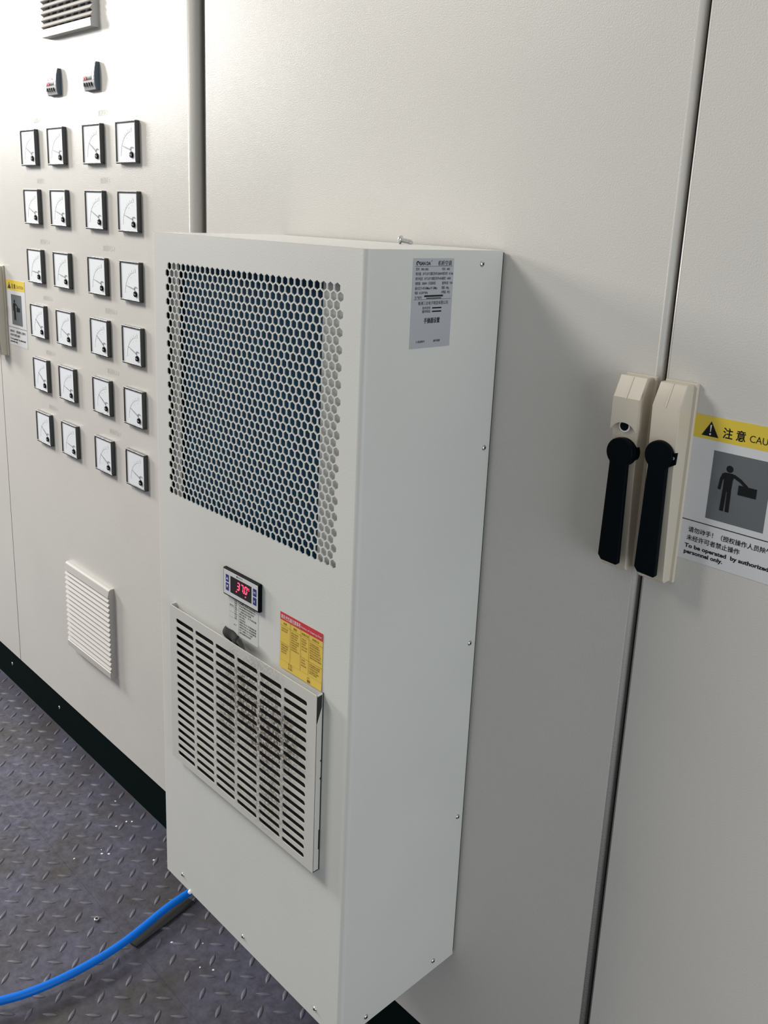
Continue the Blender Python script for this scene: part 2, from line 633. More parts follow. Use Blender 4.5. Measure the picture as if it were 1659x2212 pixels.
def meter_parts(t, x, z):
    """t sits at x,0,z (top left corner on the door)"""
    bw = 0.0031
    bm = BM()
    # bezel ring: four mitred bars, front chamfered inwards
    for a, b in (((x, x + MW), (z - bw, z)), ((x, x + MW), (z - MH, z - MH + bw))):
        box(bm, a[0], a[1], -MD, 0, b[0], b[1])
    box(bm, x, x + bw, -MD, 0, z - MH + bw, z - bw)
    box(bm, x + MW - bw * 0.8, x + MW, -MD, 0, z - MH + bw, z - bw)
    case = obj('bezel', bm, M['bezel'], t, bevel=0.0007, wn=True)
    bm = BM()
    box(bm, x + bw * 0.8, x + MW - bw * 0.6, -0.0068, -0.0002, z - MH + bw * 0.8, z - bw * 0.8)
    dial = obj('dial', bm, M['dial'], t, 'white dial face')
    px, pz = x + 0.0545, z - 0.0560
    bm = BM()
    for a in range(90, 181, 9):
        r = math.radians(a)
        r0, r1 = 0.0375, 0.0415 if a % 18 else 0.0430
        bar(bm, (px + r0 * math.cos(r), pz + r0 * math.sin(r)), (px + r1 * math.cos(r), pz + r1 * math.sin(r)), 0.0006, -0.0071, -0.0068)
    pts = arc(px, pz, 0.0378, 90, 180, 24)
    for p, q in zip(pts, pts[1:]):
        bar(bm, p, q, 0.00045, -0.0071, -0.0068)
    text(bm, 'A', x + 0.0505, z - 0.0155, 0.0050, -0.0070)
    for s, a in (('0', 176), ('50', 146), ('100', 121), ('150', 98)):
        r = math.radians(a)
        text(bm, s, px + 0.0325 * math.cos(r), pz + 0.0325 * math.sin(r) - 0.001, 0.0022, -0.0070, align='C')
    obj('scale_marks', bm, M['scale_ink'], dial, 'faint scale marks')
    bm = BM()
    disc(bm, px, pz, 0.0050, -0.0095, -0.0066, 20)
    k = obj('zero_adjuster', bm, M['black'], t, 'black zero-adjusting knob', bevel=0.0006)
    bm = BM()
    bar(bm, (px - 0.0032, pz + 0.001), (px + 0.0032, pz - 0.001), 0.0008, -0.0099, -0.0094)
    obj('slot', bm, M['ink_grey'], k)


def needle(t, x, z, deg):
    px, pz = x + 0.0545, z - 0.0560
    a = math.radians(180 - deg)
    d = (math.cos(a), math.sin(a))
    hub = (px - 0.0045, pz + 0.0085)
    tip = (hub[0] + d[0] * 0.0300, hub[1] + d[1] * 0.0300)
    mid = (hub[0] + d[0] * 0.0200, hub[1] + d[1] * 0.0200)
    bm = BM()
    bar(bm, hub, mid, 0.0015, -0.0078, -0.0074)
    bar(bm, mid, tip, 0.0008, -0.0078, -0.0074)
    pts = arc(px + 0.0005, pz + 0.0075, 0.0052, 170, 40, 8)
    for p, q in zip(pts, pts[1:]):
        bar(bm, p, q, 0.0014, -0.0078, -0.0074)
    bar(bm, hub, (px, pz + 0.002), 0.0012, -0.0078, -0.0074)
    obj('needle', bm, M['needle'], t, 'thin dark pointer')


rows = ['top', 'second', 'third', 'fourth', 'fifth', 'bottom']
colsn = ['leftmost', 'second from left', 'third from left', 'rightmost']
protoM = None
for i, z in enumerate(RZ):
    for j, x in enumerate(CX):
        lab = 'square black-rimmed panel meter, %s in the %s row of six' % (colsn[j], rows[i])
        if protoM is None:
            t = protoM = thing('panel_meter', lab, 'meter', (x, 0, z + ZT), 'square panel meters on the cabinet door')
            meter_parts(t, x, z)
            bare = t
        else:
            t = copy_tree(protoM)
            t.location = (x, 0, z + ZT)
            t['label'] = lab
        t['_ij'] = i * 4 + j
meters = sorted([o for o in COL.objects if '_ij' in o.keys()], key=lambda o: o['_ij'])
for o in meters:
    k = o['_ij']
    del o['_ij']
    needle(o, CX[k % 4], RZ[k // 4], ANG[k // 4][k % 4])


# ================================================================== TEMPERATURE CONTROLLERS on the cabinet door
SEG = {'0': 'abcdef', '1': 'bc', '2': 'abged', '3': 'abgcd', '4': 'fgbc', '5': 'afgcd', '7': 'abc', '8': 'abcdefg'}


def seven(bm, ch, x, z, w, h, th, y, sl=0.12):
    """seven-segment digit, lower left corner x,z"""
    def S(u, v):
        return (x + u * w + sl * v * h, z + v * h)
    g = 0.06
    P = {'a': ((g, 1), (1 - g, 1)), 'g': ((g, .5), (1 - g, .5)), 'd': ((g, 0), (1 - g, 0)),
         'f': ((0, .5 + g), (0, 1 - g)), 'b': ((1, .5 + g), (1, 1 - g)), 'e': ((0, g), (0, .5 - g)), 'c': ((1, g), (1, .5 - g))}
    for s in SEG[ch]:
        a, b = P[s]
        bar(bm, S(*a), S(*b), th, y - 0.0002, y + 0.0001)


def controller(x, z, digits, label):
    W, H = 0.0470, 0.0470
    t = thing('temperature_controller', label, 'controller', (x, 0, z + ZT), 'temperature controllers above the meters')
    bm = BM()
    # convex front, side profile in (y,z)
    prof = [(0, z), (-0.0065, z)] + [(-0.0065 - 0.0042 * math.sin(math.pi * k / 10) ** 0.8, z - H * k / 10) for k in range(1, 10)] + [(-0.0065, z - H), (0, z - H)]
    prism(bm, prof, 'x', x + 0.0015, x + W - 0.0002)
    obj('shell', bm, M['slate'], t)

    def yf(zz):
        k = (z - zz) / H
        return -0.0065 - 0.0042 * max(0.0, math.sin(math.pi * k)) ** 0.8

    def strip(bm, xa, xb, za, zb, off, n=8):
        for i in range(n):
            z0, z1 = za + (zb - za) * i / n, za + (zb - za) * (i + 1) / n
            bm.faces.new([bm.verts.new(p) for p in ((xa, yf(z0) - off, z0), (xb, yf(z0) - off, z0), (xb, yf(z1) - off, z1), (xa, yf(z1) - off, z1))])
    bm = BM()
    strip(bm, x + 0.0017, x + W - 0.0022, z - 0.001, z - H + 0.001, 0.0003)
    f = obj('front_face', bm, M['ctrl_face'], t, 'pale grey front face')
    bm = BM()
    strip(bm, x + 0.005, x + W - 0.010, z - 0.0075, z - 0.0300, 0.0006)
    obj('display', bm, M['lcd'], f, 'dark display window')
    bm = BM()
    for q, ch in enumerate(digits):
        seven(bm, ch, x + 0.0095 + q * 0.0095, z - 0.0195, 0.0055, 0.0090, 0.0014, -0.0123)
    for q, ch in enumerate('25'):
        seven(bm, ch, x + 0.008 + q * 0.006, z - 0.0285, 0.0030, 0.0048, 0.0009, -0.0120)
    obj('digits', bm, M['led'] if len(digits) > 1 else M['led_dim'], f, 'red glowing digits')
    for q in range(4):
        cx = x + 0.0085 + q * 0.0088
        bm = BM()
        prism(bm, [(cx - 0.0030, z - 0.0395), (cx + 0.0030, z - 0.0395), (cx + 0.0008, z - 0.0340), (cx - 0.0008, z - 0.0340)], 'y', -0.0120, -0.0085)
        obj('button', bm, M['black'], t)
    return t


controller(-0.7390, 0.2755, '252', 'small slate controller with lit red digits, left of the pair above the meters')
controller(-0.5850, 0.2745, '1', 'small slate controller with dim display, right of the pair above the meters')


# ================================================================== VENT GRILLES
def vent(x0, z1, label, name='vent_grille'):
    S = 0.2005
    x1, z0 = x0 + S, z1 - S
    t = thing(name, label, 'vent', (x0, 0, z0 + ZT), 'square louvred vent grilles')
    bm = BM()
    # back frame ring
    for a in ((x0, x0 + 0.010, z0, z1), (x1 - 0.010, x1, z0, z1), (x0 + 0.010, x1 - 0.010, z0, z0 + 0.008), (x0 + 0.010, x1 - 0.010, z1 - 0.008, z1)):
        box(bm, a[0], a[1], -0.0045, 0, a[2], a[3])
    # rounded head rail
    prof = [(-0.0045, z1 - 0.0001)] + arc(-0.0065, z1 - 0.0062, 0.0060, 90, 180, 5)[0:] + [(-0.0148, z1 - 0.0175), (-0.0110, z1 - 0.0190), (-0.0045, z1 - 0.0190)]
    prism(bm, prof, 'x', x0, x1)
    # bottom rail
    prism(bm, [(-0.0045, z0), (-0.0145, z0 + 0.0005), (-0.0150, z0 + 0.0135), (-0.0125, z0 + 0.0150), (-0.0045, z0 + 0.0150)], 'x', x0, x1)
    # side cheeks with teeth
    n = 15
    p = (S - 0.0190 - 0.0150) / n
    for xa, xb in ((x0, x0 + 0.0022), (x1 - 0.0022, x1)):
        for k in range(n):
            zt = z1 - 0.0190 - k * p
            prism(bm, [(-0.0045, zt), (-0.0092, zt), (-0.0148, zt - p * 0.68), (-0.0098, zt - p), (-0.0045, zt - p)], 'x', xa, xb)
    fr = obj('frame', bm, M['vent_plastic'], t, bevel=0.0)
    bm = BM()
    box(bm, x0 + 0.003, x1 - 0.003, -0.0042, -0.0012, z0 + 0.003, z1 - 0.003)
    obj('filter_mat', bm, M['vent_dark'], t, 'dark filter mat')
    for k in range(n):
        zt = z1 - 0.0190 - k * p
        bm = BM()
        prism(bm, [(-0.0070, zt + 0.0008), (-0.0086, zt + 0.0002), (-0.0150, zt - p * 0.68), (-0.0132, zt - p * 0.80)], 'x', x0 + 0.001, x1 - 0.001)
        obj('louvre', bm, M['vent_plastic'], t)
    bm = BM()
    for q in range(1, 7):
        xx = x0 + S * q / 7
        box(bm, xx - 0.0008, xx + 0.0008, -0.0085, -0.004, z0 + 0.010, z1 - 0.012)
    obj('mullion', bm, M['vent_plastic'], t)
    return t


vent(-0.7365, 0.3303 + 0.2005, 'square louvred vent above the two controllers')
vent(-0.7565, -0.7325, 'square louvred vent low on the door, below the meters')


# ================================================================== CAUTION SIGNS
def caution_sign(x0, label):
    z1, Wd, Hh = -0.1391, 0.1000, 0.1464
    t = thing('caution_sign', label, 'sign', (x0, 0, z1 - Hh + ZT), 'caution signs on the cabinet doors')
    Y = -0.0001
    bm = BM()
    plate(bm, x0, x0 + Wd, z1 - Hh, z1, Y, 0.0004)
    bs = obj('backing', bm, M['white_paper'], t)
    Y -= 0.0004
    bm = BM()
    plate(bm, x0, x0 + Wd, z1 - 0.0226, z1, Y, 0.0001)
    obj('header_band', bm, M['yellow'], t, 'yellow header band')
    bm = BM()
    plate(bm, x0 + 0.0232, x0 + 0.0798, z1 - 0.0993, z1 - 0.0317, Y, 0.0001)
    g = obj('pictogram_panel', bm, M['grey_print'], t, 'dark grey pictogram panel')
    Yp = Y - 0.0002
    gx, gz = x0 + 0.0232, z1 - 0.0317
    bm = BM()
    disc(bm, gx + 0.0176, gz - 0.0148, 0.0034, Yp - 0.0001 - 0, Yp, 20)
    # torso, arms, legs
    prism(bm, [(gx + .0118, gz - .0200), (gx + .0135, gz - .0188), (gx + .0212, gz - .0186), (gx + .0232, gz - .0200), (gx + .0218, gz - .0250), (gx + .0214, gz - .0370), (gx + .0134, gz - .0370), (gx + .0132, gz - .0250)], 'y', Yp - 0.0001 - 3e-05, Yp)
    bar(bm, (gx + .0128, gz - .0204), (gx + .0108, gz - .0260), 0.0032, Yp - 0.0001 - 6e-05, Yp)
    bar(bm, (gx + .0108, gz - .0255), (gx + .0098, gz - .0362), 0.0028, Yp - 0.0001 - 9e-05, Yp)
    bar(bm, (gx + .0152, gz - .0360), (gx + .0146, gz - .0565), 0.0037, Yp - 0.0001 - 0.00012, Yp)
    bar(bm, (gx + .0197, gz - .0360), (gx + .0200, gz - .0565), 0.0037, Yp - 0.0001 - 0.00015, Yp)
    bar(bm, (gx + .0222, gz - .0203), (gx + .0290, gz - .0235), 0.0032, Yp - 0.0001 - 0.00018, Yp)
    bar(bm, (gx + .0285, gz - .0230), (gx + .0360, gz - .0285), 0.0030, Yp - 0.0001 - 0.00021, Yp)
    box(bm, gx + .0282, gx + .0455, Yp - 0.0001 - 0.00024, Yp, gz - .0372, gz - .0280)
    obj('pictogram', bm, M['ink'], g, 'black figure reaching towards a box')
    bm = BM()
    prism(bm, [(x0 + 0.0085, z1 - 0.0195), (x0 + 0.0255, z1 - 0.0195), (x0 + 0.0170, z1 - 0.0050)], 'y', Yp - 0.0001, Yp)
    text(bm, '注 意', x0 + 0.0293, z1 - 0.0175, 0.0082, Yp, width=0.0220, bold=1.5)
    text(bm, 'CAUTION', x0 + 0.0553, z1 - 0.0170, 0.0070, Yp, width=0.0380)
    obj('heading_lettering', bm, M['ink'], t, 'black heading with warning triangle')
    bm = BM()
    text(bm, '请勿动手！（授权操作人员除外）', x0 + 0.0080, z1 - 0.1172, 0.0046, Yp, width=0.0850, bold=1)
    text(bm, '未经许可者禁止操作', x0 + 0.0072, z1 - 0.1258, 0.0046, Yp, width=0.0540, bold=1)
    text(bm, 'To be operated  by authorized', x0 + 0.0062, z1 - 0.1338, 0.0043, Yp, width=0.0840, bold=2.5)
    text(bm, 'personnel only.', x0 + 0.0062, z1 - 0.1400, 0.0043, Yp, width=0.0400, bold=2.5)
    box(bm, x0, x0 + Wd, Yp - 0.0001, Yp, z1 - 0.1061, z1 - 0.1053)
    obj('instruction_lettering', bm, M['ink'], t, 'black lettering in Chinese and English')
    bm = BM()
    prism(bm, [(x0 + 0.0163, z1 - 0.0083), (x0 + 0.0177, z1 - 0.0083), (x0 + 0.0173, z1 - 0.0150), (x0 + 0.0167, z1 - 0.0150)], 'y', Yp - 0.0002, Yp - 0.0001)
    disc(bm, x0 + 0.0170, z1 - 0.0172, 0.0009, Yp - 0.0002, Yp - 0.0001, 12)
    obj('exclamation_mark', bm, M['white_ink'], t)
    return t


caution_sign(0.6460, 'yellow and white caution sign right of the two large lever handles')
caution_sign(-1.0180, 'small distant caution sign left of the meters, at the left edge')

# ================================================================== AIR CONDITIONER
AW, AD, AH = 0.400, 0.209, 0.9435
ac = thing('cabinet_air_conditioner', 'tall grey box air conditioner with honeycomb grille and red digital display', 'air conditioner', (AW / 2, -AD / 2, ZT - AH))
RL, RR = 0.0022, 0.0060        # bend radii of the left and right front corners
TH = 0.0014
# casing: sides, top, bottom, bent corners (open at the front between the bends)
bm = BM()


def sheet(bm, pts, z0, z1):
    A = [bm.verts.new((p[0], p[1], z0)) for p in pts]
    B = [bm.verts.new((p[0], p[1], z1)) for p in pts]
    for i in range(len(pts) - 1):
        bm.faces.new((A[i], A[i + 1], B[i + 1], B[i]))


sheet(bm, [(RL, -AD)] + arc(RL, -AD + RL, RL, 270, 180, 4)[1:] + [(0, -0.004), (0.004, -0.004)], -AH, 0)
sheet(bm, [(AW - 0.004, -0.004), (AW, -0.004)] + arc(AW - RR, -AD + RR, RR, 0, -90, 8), -AH, 0)
ring = [(RL, -AD)] + arc(RL, -AD + RL, RL, 270, 180, 4)[1:] + [(0, -0.004), (AW, -0.004)] + arc(AW - RR, -AD + RR, RR, 0, -90, 8)[:]
for z in (0.0, -AH):
    bm.faces.new([bm.verts.new((p[0], p[1], z)) for p in ring])
cas = obj('casing', bm, M['ac_enamel'], ac)
for p in cas.data.polygons:
    p.use_smooth = abs(p.normal.z) < 0.5
cas.modifiers.new('wn', 'WEIGHTED_NORMAL')
bm = BM()
box(bm, 0.003, AW - 0.0022, -0.0042, -0.0001, -AH + 0.002, -0.002)
obj('mounting_gasket', bm, M['rubber'], ac, 'thin black rubber gasket')

# front panel with the honeycomb cut out
HPX, HPZ, NR = 0.01062, 0.00886, 34
HX0, HZ0 = 0.0391, -0.0397
hr = 0.00525
ZS = 0.955
holes = []
for r in range(NR):
    n = 31 if r % 2 == 0 else 32
    xs = HX0 if r % 2 == 0 else HX0 - HPX / 2
    for k in range(n):
        holes.append((xs + k * HPX, HZ0 - r * HPZ))
V2, E2 = [], []
outer = [(RL, -AH), (AW - RR, -AH), (AW - RR, 0), (RL, 0)]
V2 += [Vector(p) for p in outer]
E2 += [(0, 1), (1, 2), (2, 3), (3, 0)]
for (hx, hz) in holes:
    b0 = len(V2)
    for k in range(6):
        a = math.radians(30 + 60 * k)
        V2.append(Vector((hx + hr * math.cos(a), hz + hr * ZS * math.sin(a))))
    E2 += [(b0 + k, b0 + (k + 1) % 6) for k in range(6)]
res = delaunay_2d_cdt(V2, E2, [], 1, 1e-7)
rv, rf = res[0], res[2]


def in_hole(x, z):
    r = (HZ0 - z) / HPZ
    for rr in (int(math.floor(r)), int(math.floor(r)) + 1):
        if 0 <= rr < NR:
            xs = HX0 if rr % 2 == 0 else HX0 - HPX / 2
            n = 31 if rr % 2 == 0 else 32
            k = round((x - xs) / HPX)
            if 0 <= k < n:
                dx, dz = abs(x - xs - k * HPX), abs(z - (HZ0 - rr * HPZ)) / ZS
                if dx < hr * 0.8661 and dz < hr - dx * 0.5774:
                    return True
    return False


bm = BM()
vv = [bm.verts.new((p[0], -AD, p[1])) for p in rv]
for f in rf:
    cx = sum(rv[i][0] for i in f) / len(f)
    cz = sum(rv[i][1] for i in f) / len(f)
    if not in_hole(cx, cz):
        bm.faces.new([vv[i] for i in f])
for f in bm.faces:
    f.normal_update()
    if f.normal.y > 0:
        f.normal_flip()
ext = bmesh.ops.extrude_face_region(bm, geom=bm.faces[:])
bmesh.ops.translate(bm, vec=(0, TH, 0), verts=[g for g in ext['geom'] if isinstance(g, bmesh.types.BMVert)])
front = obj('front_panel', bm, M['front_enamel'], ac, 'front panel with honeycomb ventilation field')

# inside: condenser coil and brackets
bm = BM()
box(bm, 0.010, 0.390, -AD + 0.050, -AD + 0.052, -0.355, -0.012)
box(bm, 0.010, 0.390, -AD + 0.003, -AD + 0.052, -0.358, -0.352)
box(bm, 0.008, 0.010, -AD + 0.003, -AD + 0.052, -0.358, -0.012)
box(bm, 0.390, 0.392, -AD + 0.003, -AD + 0.052, -0.358, -0.012)
box(bm, 0.010, 0.390, -AD + 0.003, -AD + 0.052, -0.014, -0.010)
obj('inner_chamber', bm, M['cavity'], ac, 'dark chamber behind honeycomb')
bm = BM()
box(bm, 0.0430, 0.3200, -AD + 0.0150, -AD + 0.030, -0.345, -0.020)
obj('condenser_coil', bm, M['fins'], ac, 'dark blue finned coil')
for xa, xb in ((0.0290, 0.0470), (0.3270, 0.3640)):
    bm = BM()
    box(bm, xa, xb, -AD + 0.0080, -AD + 0.0092, -0.350, -0.018)
    obj('coil_bracket', bm, M['fin_grey'], ac, 'grey sheet bracket')

# slotted filter cover
CT = 0.0100
cx0, cx1, cz1, cz0 = 0.0410, 0.3535, -0.4905, -0.7230
sx0, spx, sw, sh, spz, sz0 = 0.0562, 0.04745, 0.0435, 0.0066, 0.01185, -0.5050
slots = []
for c in range(6):
    for r in range(18):
        slots.append((sx0 + c * spx, sx0 + c * spx + sw, sz0 - r * spz - sh, sz0 - r * spz))
V2 = [Vector(p) for p in ((cx0, cz0), (cx1, cz0), (cx1, cz1), (cx0, cz1))]
E2 = [(0, 1), (1, 2), (2, 3), (3, 0)]


def slot_pts(a, b, c, d):
    r = (d - c) / 2
    return arc(b - r, (c + d) / 2, r, -90, 90, 6) + arc(a + r, (c + d) / 2, r, 90, 270, 6)


for s in slots:
    P = slot_pts(*s)
    b0 = len(V2)
    V2 += [Vector(p) for p in P]
    E2 += [(b0 + k, b0 + (k + 1) % len(P)) for k in range(len(P))]
res = delaunay_2d_cdt(V2, E2, [], 1, 1e-7)
rv, rf = res[0], res[2]


def in_slot(x, z):
    for (a, b, c, d) in slots:
        if a < x < b and c < z < d:
            r = (d - c) / 2
            zc = (c + d) / 2
            if a + r <= x <= b - r:
                return True
            ex = a + r if x < a + r else b - r
            if math.hypot(x - ex, z - zc) < r:
                return True
    return False


bm = BM()
vv = [bm.verts.new((p[0], -AD - CT, p[1])) for p in rv]
for f in rf:
    px_ = sum(rv[i][0] for i in f) / len(f)
    pz_ = sum(rv[i][1] for i in f) / len(f)
    if not in_slot(px_, pz_):
        bm.faces.new([vv[i] for i in f])
for f in bm.faces:
    f.normal_update()
    if f.normal.y > 0:
        f.normal_flip()
ext = bmesh.ops.extrude_face_region(bm, geom=bm.faces[:])
bmesh.ops.translate(bm, vec=(0, 0.0012, 0), verts=[g for g in ext['geom'] if isinstance(g, bmesh.types.BMVert)])
YC = -AD - CT
# side flanges and sloping bottom flange
box(bm, cx0, cx0 + 0.0012, YC + 0.0006, -AD - 0.0004, cz0, cz1)
box(bm, cx1 - 0.0012, cx1, YC + 0.0006, -AD - 0.0012, cz0, cz1)
box(bm, cx0, cx1, YC + 0.0006, -AD - 0.0002, cz0, cz0 + 0.0012)
cov = obj('filter_cover', bm, M['cover'], ac, 'raised slotted cover, dusty around the slots')
bm = BM()
box(bm, cx0 + 0.004, cx1 - 0.006, -AD - 0.0042, -AD - 0.0004, cz0 + 0.002, -0.5010)
obj('filter', bm, M['filter'], cov, 'black dusty filter')
# small black rubber scuffs along the right flange
bm = BM()
prism(bm, [(YC + 0.0006, -0.4925), (-AD - 0.0018, -0.4915), (-AD - 0.0022, -0.5070), (YC + 0.0012, -0.5260)], 'x', cx1, cx1 + 0.00025)
obj('scuff', bm, M['tape'], cov, 'dark grimy corner')
bm = BM()
for a, b in ((-0.575, -0.5765), (-0.598, -0.600), (-0.668, -0.694)):
    prism(bm, [(-AD - 0.0024, a), (-AD - 0.0001, a + 0.0012), (-AD - 0.0001, b - 0.001), (-AD - 0.0024, b)], 'x', cx1 - 0.0006, cx1 + 0.0004)
box(bm, cx1 - 0.0004, cx1 + 0.0006, -AD - 0.0008, -AD - 0.00005, cz0, cz1 + 0.001)
obj('gasket_edge', bm, M['rubber'], cov)

# display
DX0, DX1, DZ0, DZ1 = 0.1625, 0.2375, -0.4335, -0.3985
YD = -AD - 0.0050
bm = BM()
box(bm, DX0 - 0.0004, DX1 + 0.0003, YD, -AD - 0.0001, DZ0 - 0.0006, DZ1 + 0.0006)
dsp = obj('control_display', bm, M['black'], ac, 'black-rimmed digital temperature display', bevel=0.0012)
bm = BM()
plate(bm, DX0 + 0.0015, DX1 - 0.0022, DZ0 + 0.0015, DZ1 - 0.0012, YD, 0.0002)
obj('overlay', bm, M['panel_white'], dsp, 'pale grey overlay')
bm = BM()
Y1 = YD - 0.0002
plate(bm, 0.1785, 0.2225, -0.4268, -0.4052, Y1, 0.0002)
obj('display_window', bm, M['lcd'], dsp, 'dark window')
for (a, b, c, d) in ((0.1686, 0.1750, -0.4150, -0.4055), (0.1686, 0.1750, -0.4264, -0.4166), (0.2258, 0.2326, -0.4150, -0.4055), (0.2258, 0.2326, -0.4264, -0.4166)):
    bm = BM()
    plate(bm, a, b, c, d, Y1, 0.0003)
    obj('button', bm, M['blue_key'], dsp, 'blue key', bevel=0.0002)
bm = BM()
Y2 = Y1 - 0.0004
prism(bm, [(0.1700, -0.4120), (0.1736, -0.4120), (0.1718, -0.4085)], 'y', Y2, Y2 + 0.0001)
prism(bm, [(0.1700, -0.4195), (0.1718, -0.4232), (0.1736, -0.4195)], 'y', Y2, Y2 + 0.0001)
text(bm, 'M', 0.2276, -0.4122, 0.0036, Y2, width=0.0034)
text(bm, 'K', 0.2279, -0.4235, 0.0036, Y2, width=0.0028)
obj('key_marks', bm, M['white_ink'], dsp)
bm = BM()
disc(bm, 0.1925, -0.4022, 0.0011, Y1 - 0.0002, Y1, 12)
text(bm, 'SAN DA', 0.1945, -0.4032, 0.0020, Y1 - 0.0001, width=0.0095)
obj('printed_name', bm, M['ink'], dsp)
bm = BM()
Y2 = Y1 - 0.0003
for x, ch in ((0.1930, '3'), (0.2008, '7'), (0.2086, '0')):
    seven(bm, ch, x, -0.4183, 0.0043, 0.0090, 0.0013, Y2)
disc(bm, 0.2067, -0.4186, 0.0007, Y2 - 0.0002, Y2, 10)
text(bm, '℃', 0.2148, -0.4123, 0.0032, Y2, width=0.0040, bold=1)
text(bm, '※', 0.1903, -0.4228, 0.0022, Y2, width=0.0030, bold=2)
text(bm, '※', 0.2092, -0.4236, 0.0022, Y2, width=0.0030, bold=2)
obj('digits', bm, M['led'], dsp, 'glowing red digits reading 37.0')

# white instruction sticker below the display
bm = BM()
plate(bm, 0.1680, 0.2295, -0.4838, -0.4300, -AD - 0.00005, 0.0003)
st = obj('instruction_sticker', bm, M['print_paper'], ac, 'small white printed instruction sticker')
bm = BM()
Y = -AD - 0.0005
for k in range(9):
    text(bm, ['设定值', '回差值', '报警高', '报警低', '加热点', '制冷点', '延时', '补偿', '锁定'][k], 0.1805, -0.4395 - k * 0.0029, 0.0018, Y, width=0.0050)
text(bm, '参数代码', 0.1695, -0.4480, 0.0018, Y, width=0.0090)
text(bm, 'E1', 0.1795, -0.4720, 0.0018, Y, width=0.0040)
L = ['温度控制器使用说明', '按M键三秒进入设定状态', '按▲▼键修改参数值大小', '按K键保存并退出设定', '1.温度设定范围', '制冷起动 : 大于设定值', '制冷停止', '加热起动', '报警代码 E1 传感器故障', '报警代码 E2 高温报警', '报警代码 E3 低温报警', '出厂设置为三十五度', '请勿随意修改参数']
for k, s in enumerate(L):
    text(bm, s, 0.1910, -0.4360 - k * 0.00355, 0.0019, Y, width=min(0.035, 0.0030 * len(s)), bold=0.5)
box(bm, 0.1893, 0.1895, Y - 0.00005, Y, -0.4830, -0.4340)
for k in range(4):
    box(bm, 0.1690, 0.1893, Y - 0.00005, Y, -0.4420 - k * 0.007 - 0.0001, -0.4420 - k * 0.007)
obj('lettering', bm, M['ink'], st, 'tiny black print')

# yellow instruction sticker with a red heading
bm = BM()
yx0, yx1, yz0, yz1 = 0.2735, 0.3505, -0.4893, -0.4190
N = 10
pts = []
for k in range(N + 1):
    zz = yz1 + (yz0 - yz1) * k / N
    lift = 0.0004 + (0.0009 * ((k - 7) / 3) ** 2 if k > 7 else 0)
    pts.append((zz, -AD - lift))
for (za, ya), (zb, yb) in zip(pts, pts[1:]):
    bm.faces.new([bm.verts.new(p) for p in ((yx0, ya, za), (yx1, ya, za), (yx1, yb, zb), (yx0, yb, zb))])
bmesh.ops.remove_doubles(bm, verts=bm.verts, dist=1e-6)
ys = obj('notice_sticker', bm, M['yellow_paper'], ac, 'yellow notice sticker with a red heading band')
Y = -AD - 0.0006
bm = BM()
plate(bm, yx0, yx1, -0.4286, yz1, -AD - 0.00045, 0.0001)
obj('heading_band', bm, M['red_print'], ys, 'red heading band')
bm = BM()
text(bm, '清洗·换热器注意事项', yx0 + 0.0015, -0.4262, 0.0042, Y - 0.0001, width=0.0360, bold=0.6)
text(bm, 'Notice of cleaning filter', yx0 + 0.0385, -0.4256, 0.0026, Y - 0.0001, width=0.0370)
obj('heading_lettering', bm, M['white_ink'], ys, 'white lettering on the red band')
bm = BM()
for fx in (0.245, 0.495, 0.685):
    box(bm, yx0 + 0.077 * fx, yx0 + 0.077 * fx + 0.0002, Y - 0.0001, Y, -0.4795, -0.4286)
for z, a, b in ((-0.4355, 0, 1), (-0.4575, 0, 0.245), (-0.4618, 0.495, 1), (-0.4795, 0, 1)):
    box(bm, yx0 + 0.077 * a, yx0 + 0.077 * b, Y - 0.0001, Y, z, z + 0.0002)
for s, fx, z in (('故障', .08, -.4335), ('原因', .32, -.4335), ('检查方法', .52, -.4335), ('处理方法', .76, -.4335)):
    text(bm, s, yx0 + 0.077 * fx, z, 0.0024, Y, width=0.0030 * len(s), bold=1)
rnd = random.Random(3)
words = ['制冷效果差不良', '换热器积灰堵塞', '清洗过滤网', '检查风机电源', '环境温度过高时', '请联系售后服务', '断电后再操作', '更换滤网']
for (fx, w_, zs) in ((.03, .19, (-.4395, -.4425, -.4610, -.4640, -.4670, -.4700)), (.27, .20, (-.4395, -.4425, -.4455, -.4485, -.4515, -.4545, -.4575, -.4605)),
                     (.52, .13, (-.4395, -.4425, -.4455, -.4490, -.4525, -.4655, -.4690, -.4725)), (.71, .27, (-.4395, -.4420, -.4450, -.4480, -.4510, -.4540, -.4570, -.4655, -.4680, -.4710, -.4740, -.4765))):
    for z in zs:
        text(bm, rnd.choice(words), yx0 + 0.077 * fx, z, 0.0017, Y, width=0.077 * w_ * rnd.uniform(0.6, 1.0), bold=0.3)
obj('lettering', bm, M['brown_ink'], ys, 'small brown print in columns')
bm = BM()
Yb = -AD - 0.0036
bx, bz = yx0 + 0.0185, -0.4855
for dx in (0, 0.0040):
    bar(bm, (bx + dx, bz), (bx + dx, bz + 0.0065), 0.0007, Yb + 0.002, Yb + 0.0021)
    bar(bm, (bx + dx - 0.0010, bz + 0.0055), (bx + dx, bz + 0.0068), 0.0006, Yb + 0.002, Yb + 0.0021)
bar(bm, (bx - 0.0015, bz), (bx + 0.0055, bz), 0.0007, Yb + 0.002, Yb + 0.0021)
cx_, cz_ = yx0 + 0.0545, -0.4862
box(bm, cx_ - 0.0022, cx_ + 0.0022, Yb + 0.002, Yb + 0.0021, cz_ - 0.0016, cz_ + 0.0016)
for p, q in zip(arc(cx_ - 0.0003, cz_ + 0.0030, 0.0018, 200, 20, 6), arc(cx_ - 0.0003, cz_ + 0.0030, 0.0018, 200, 20, 6)[1:]):
    bar(bm, p, q, 0.0005, Yb + 0.002, Yb + 0.0021)
